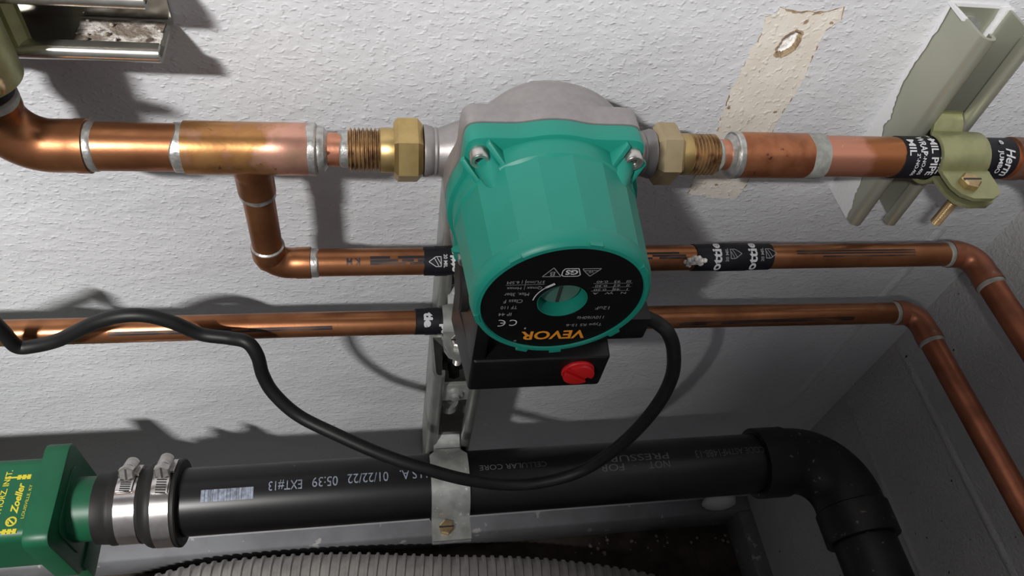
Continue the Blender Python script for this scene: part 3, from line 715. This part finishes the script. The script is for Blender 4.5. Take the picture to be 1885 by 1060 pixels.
w1 = wrap('black printed tape wrapped under the olive clamp on the right strut', 336, 420, HP, ZT, 13.8, 1, 1.5)
RT = 14.45
for s, w, h, x, th in (('MIL', 12, 5, 341, 20), ('WRAP', 15, 5, 349, 12), ('1"-NO.405', 16, 2.6, 349.5, 66), ('2"-NO.406', 16, 2.6, 345, 70), ('MIL PIPE', 27, 5.2, 357, 46), ('MIL', 12, 5.2, 363.5, 70), ('20 MIL', 10, 2, 357, -10), ('JUMBO', 16, 4.4, 406, 58), ('Herm', 20, 7, 413.5, 60), ('e', 4, 3, 409, 0)):
    pipe_text('lettering', s, w, h, 'down', x, th, HP, ZT, RT, 'white_print', w1, bold=.02, shear=.3 if s == 'Herm' else 0)
w2 = wrap('black printed tape on the middle pipe between bypass elbow and pump', 33, 56, HP, ZM, 10.0, 2)
pipe_shape('shield_logo', shield(1.15), 'down', 41, 42, HP, ZM, 10.55, 'white_print', w2)
pipe_text('lettering', '20 MIL', 9.5, 2.6, 'down', 47.5, 40, HP, ZM, 10.55, 'white_print', w2, bold=.02)
pipe_text('lettering', 'ottie', 17, 6, 'up', 53.5, 40, HP, ZM, 10.55, 'white_print', w2, bold=.05)
w3 = wrap('black printed tape on the lowest pipe beside the galvanised clamp', 29, 54, HP, -468.6, 10.0, 3, 1.2)
pipe_text('lettering', 'tie', 12, 7, 'down', 39, 28, HP, -468.6, 10.55, 'white_print', w3, bold=.06)
pipe_text('lettering', 'po', 10, 6, 'down', 50, 75, HP, -468.6, 10.55, 'white_print', w3, bold=.06)
w4 = wrap('black printed tape on the middle pipe, right of the pump', 230, 291, HP, ZM, 10.0, 4, .8)
for x in (246, 274):
    pipe_text('lettering', 'ottie', 25, 7.0, 'up', x, 36, HP, ZM, 10.6, 'white_print', w4, bold=.03)
    pipe_shape('shield_logo', shield(1.2), 'up', x+14, 26, HP, ZM, 10.6, 'grey_print', w4)
    pipe_text('lettering', '20 MIL', 10.5, 2.4, 'up', x+7.5, 30, HP, ZM, 10.6, 'grey_print', w4, bold=.02)
w5 = tag(build('pipe_wrap_tape', G().lathe((-189, HP, -262), (0, 0, 1), [(0, 13), (.4, 14.2), (40, 14.2), (40.4, 13)], 36), 'tape'), 'black tape round the rising pipe in the top left corner', 'tape')
# white crumb on the middle pipe
g = G(); rr = random.Random(4)
for i in range(46):
    a, b = rr.uniform(0, 2*pi), rr.uniform(0, 1)**.6
    g.lump((228.0+7.4*b*cos(a), 65.0+2.6*rr.random()+2.4*b*sin(a), -389.6+6.4*b*sin(a)), (1.8, 1.8, 1.8), .3, 7, 4, i)
tag(build('plaster_crumb', g, 'plaster', ang=70), 'knobbly white plaster crumb stuck on the middle pipe', 'crumb')

# ---------------------------------------------------------------- black drain pipe
HB, ZB, RB = 112.0, -652.4, 29.0
dp = thing('drain_pipe', 'thick black drain pipe with white print, bending towards the front at right', 'pipe', (100, 112, -683))
build('pipe', G().lathe((-165.4, HB, ZB), (1, 0, 0), [(0, RB), (555, RB)], 64), 'abs', dp)
el = elbow('elbow', (368, HB, ZB), (452, HB, ZB), (452, HB+84, ZB), 46, 34.5, 30, 32.5, 'abs_dusty', dp, 48)
build('pipe', G().lathe((452, HB+70, ZB), (0, 1, 0), [(0, RB), (420, RB)], 56), 'abs_dusty', dp)
RP = RB+.12
def bt(s, w, h, x, th, m='pipe_print'): pipe_text('lettering', s, w, h, 'flip', x, th, HB, ZB, RP, m, dp)
bt('EXT#13', 27.5, 9, -79, 5); bt('05:39', 21.5, 8.6, -46, 4); bt('01/22/22', 35, 8.6, -9.5, 2); bt('U.S.A.', 24, 8.6, 30, 1)
bt('FOR', 23, 6.5, 212, 13, 'dim_print'); bt('NOT', 21, 6.5, 258, 13, 'dim_print'); bt('PRESSURE', 66, 6.5, 236, -3, 'dim_print')
bt('F1488-13', 30, 7.5, 311, -2, 'dim_print'); bt('CODE ASTM', 40, 6.5, 347, -3, 'dim_print'); bt('CELLULAR CORE', 62, 5, 120, -2, 'dim_print')
vs = []; fs = []; rr = random.Random(12); x = -21.0
while x < 21:
    w = rr.choice((.5, .8, 1.3, 2.2)); o = len(vs)
    vs += [(x, -5), (min(x+w, 21), -5), (min(x+w, 21), 5), (x, 5)]; fs.append([o, o+1, o+2, o+3]); x += w+rr.choice((.12, .2, .4))
o = pipe_shape('bar_code', (vs, fs), 'flip', -126, 15, HB, ZB, RP, 'pipe_print', dp)
# rubber coupling with two band clamps
rc = G().lathe((-233, HB, ZB), (1, 0, 0), [(0, 28), (.5, 30), (10, 30.6), (12, 31.8), (15, 31.8), (17, 31.2), (36, 31.4), (38, 32.4), (41, 35), (44, 36.2), (46, 36.2), (47.5, 35.8), (61, 36), (63, 36.2), (63.8, 37.2), (66, 37.2), (67, 36), (67.4, 30)], 64)
tag(build('rubber_coupling', rc, 'rubber'), 'black rubber coupling sleeve between green valve and black drain pipe', 'coupling')
def band(label, x0, x1, R, wx, th):
    t = thing('hose_clamp', label, 'clamp', ((x0+x1)/2, HB, ZB-R))
    build('band', G().lathe((x0, HB, ZB), (1, 0, 0), [(0, R), (.1, R+.8), (x1-x0-.1, R+.8), (x1-x0, R)], 64, cap0=False, cap1=False), 'band', t, ang=50)
    th = radians(th)
    rad = Vector((0, sin(th), cos(th))); tan = Vector((0, cos(th), -sin(th))); xm = (x0+x1)/2+wx
    c = Vector((xm, HB, ZB))+rad*(R+5.4)
    g = G().lathe(c-tan*6, tan, [(0, 5.8), (13, 5.8)], 20)
    sdl = [c+Vector((sx*7.0, 0, 0))-rad*q for sx, q in ((-1, 5.2), (1, 5.2))]
    build('worm_housing', g, 'steel_screw', t)
    build('saddle', G().rings([[c+Vector((sx*q, 0, 0))-rad*(4.8-dz)+tan*s*8 for sx, dz in ((-1, 0), (1, 0), (1, 1.8), (-1, 1.8))] for s, q in ((-1, 8), (1, 8))]), 'steel_screw', t)
    sc = build('screw_head', G().lathe(c+tan*8.5, tan, [(-1.6, 4.8), (-.6, 6.8), (4.6, 6.8), (5.4, 5.6)], 6), 'steel_screw', t, ang=25)
    e = c+tan*13.95
    build('slot', G().rings([[e+Vector((sx*.8, 0, 0))+rad*sr_ for sx, sr_ in ((-1, -5), (1, -5), (1, 5), (-1, 5))] , [e+tan*.1+Vector((sx*.8, 0, 0))+rad*sr_ for sx, sr_ in ((-1, -5), (1, -5), (1, 5), (-1, 5))]]), 'dark_socket', sc)
    # slotted tail of the band
    g = G()
    def tp(a, ang_): return Vector((xm+a, HB, ZB))+Vector((0, sin(ang_), cos(ang_)))*(R+1.9)
    A = [tp(-6-.8*k/6, th+.16+.09*k) for k in range(7)]; B = [tp(6-.8*k/6, th+.16+.09*k) for k in range(7)]
    g.rings([[a, b, b+(b-Vector((b.x, HB, ZB))).normalized()*.7, a+(a-Vector((a.x, HB, ZB))).normalized()*.7] for a, b in zip(A, B)])
    build('band_tail', g, 'band', t)
    g = G()
    for k in range(9):
        an = th+.2+.058*k; q = 1.0/R
        P4 = [tp(a, an+b) for a, b in ((-4, 0), (4, .018), (4, .018+q*1.1), (-4, q*1.1))]
        P4 = [p+(p-Vector((p.x, HB, ZB))).normalized()*.74 for p in P4]; g.add(P4, [[0, 1, 2, 3]])
    o = build('band_slots', g, 'dark_socket', t, recalc=False); o['kind'] = 'stuff'
band('steel hose clamp next to the green valve, its slotted tail showing', -214, -198, 31.3, 0, -38)
band('steel hose clamp next to the black drain pipe, on the thicker sleeve end', -185, -170.5, 36.1, 1, -30)

# ---------------------------------------------------------------- green check valve
cv = thing('check_valve', 'dark green check valve with yellow print at the lower left', 'valve', (-280, 112, -690))
def rsq(hs, r, n=8):
    out = []
    for cx_, cy_, a0 in ((1, 1, 0), (-1, 1, 90), (-1, -1, 180), (1, -1, 270)):
        for k in range(n+1):
            a = radians(a0+90*k/n); out.append((cx_*(hs-r)+r*cos(a), cy_*(hs-r)+r*sin(a)))
    return out
fx = lambda a, b, t: (t, HB+a, ZB+b)
build('valve_flange', G().prism(rsq(43.5, 10), fx, -271, -252), 'green_dark', cv, ang=40, bevel=2)
build('valve_body', G().prism(rsq(35, 9), fx, -430, -270), 'green_dark', cv, ang=40)
build('valve_flange', G().prism(rsq(43.5, 10), fx, -448, -429), 'green_dark', cv, ang=40, bevel=2)
build('outlet_pipe', G().lathe((-448, HB, ZB), (-1, 0, 0), [(0, 28.8), (850, 28.8)], 48), 'abs', cv, label='black outlet pipe')
build('valve_neck', G().lathe((-254, HB, ZB), (1, 0, 0), [(0, 27), (24, 26.6)], 56), 'green_dark', cv)
build('flange_web', G().prism(rsq(30, 12), fx, -253, -250.6), 'green_dark', cv, ang=40, bevel=1)
build('valve_ear', G().box(-263, -250, 104, 148, -722, -690), 'green_dark', cv, bevel=3)
ZV = ZB+35.12
def vt(s, w, h, x, hc, **k): flat_text('lettering', s, w, h, lambda a, b: (x-b, hc-a, ZV), 'yellow', cv, **k)
vt('LOUISVILLE, KY', 28, 2.6, -277, 117); vt('Zoeller', 26, 5.6, -284.5, 114, shear=.35, bold=.03)
vt('FOR HORZ. INST.', 47, 4.6, -296, 113, bold=.015); vt('THIS SIDE UP', 40, 4.2, -305, 116, bold=.015)
f = lambda a, b: (-284.5-b, 133-a, ZV)
V, F = merge2d((*line2d(arc(0, 0, 3.4, 0, 360, 24), 1.3), 0, 0), (*line2d([(-1.8, -2), (1.8, 2)], 1.2), 0, 0), (*line2d([(-1.8, 1.4), (.4, 2.4)], 1), 0, 0))
build('round_logo', G().add([f(a, b) for a, b in V], F), 'yellow', cv, recalc=False)
for hc in (96, 141):
    g = G(); sg = 1 if hc > 110 else -1
    for k in range(3):
        x0 = -279-3.6*k; g.add([(x0, hc-2, ZV), (x0-2.8, hc-2, ZV), (x0-2.8, hc+2, ZV), (x0, hc+2, ZV)], [[0, 1, 2, 3]])
    g.add([(-279, hc-.7, ZV+.02), (-298, hc-.7, ZV+.02), (-298, hc+.7, ZV+.02), (-279, hc+.7, ZV+.02)], [[0, 1, 2, 3]])
    build('print_mark', g, 'yellow', cv, recalc=False)

# ---------------------------------------------------------------- things near the floor
HO = catmull([(-430, 175, -1045), (-360, 122, -1045), (-289, 97, -1045), (-211, 84, -1045), (-72, 85, -1045), (72, 100, -1045), (223, 118, -1045), (373, 155, -1045), (470, 215, -1045), (520, 320, -1045), (530, 460, -1045)], 40)
# resample evenly so every corrugation has the same pitch
acc = [0]
for a, b in zip(HO, HO[1:]): acc.append(acc[-1]+(b-a).length)
pts = []; rad = []; s = 0.; i = 0; ph = 0
while s < acc[-1]-1:
    while acc[i+1] < s: i += 1
    t = (s-acc[i])/(acc[i+1]-acc[i]); pts.append(HO[i].lerp(HO[i+1], t))
    k = (s % 12.)/12.
    rad.append(49.5 if k < .26 else (46.6 if k < .9 else 48)); s += 1.5
tag(build('flexible_duct', G().tube(pts, rad, 40), 'hose', ang=60), 'grey corrugated flexible duct lying on the floor below the black pipe', 'duct')
tag(build('caulk_lump', G().lump((502, 12, -1026), (27, 11, 20), .06, 20, 12, 3), 'paint', ang=80), 'smooth white lump in the corner on the grey baseboard', 'lump')
g = G(); rr = random.Random(21)
for i in range(26):
    x = rr.uniform(280, 530); s = rr.uniform(1, 3.5)
    g.lump((x, rr.uniform(27, 55), -FLOOR+s*.5), (s, s, s*.6), .35, 7, 4, i)
tag(build('floor_debris', g, 'dust', ang=70), 'pale crumbs of debris on the floor along the baseboard', 'debris', kind='stuff')

# ---------------------------------------------------------------- families of look-alikes
for o in COL.objects:
    if o.parent is None and 'category' in o:
        k = o.name.split('.')[0]
        gname = {'strut_channel': 'strut channels on the wall', 'pipe_clamp': 'pipe clamps on the channels', 'hose_clamp': 'hose clamps on the rubber sleeve',
                 'union_fitting': 'brass unions beside the pump', 'copper_pipework': 'soldered copper pipe runs', 'pipe_wrap_tape': 'black tape wraps on the pipes'}.get(k)
        if gname: o['group'] = gname
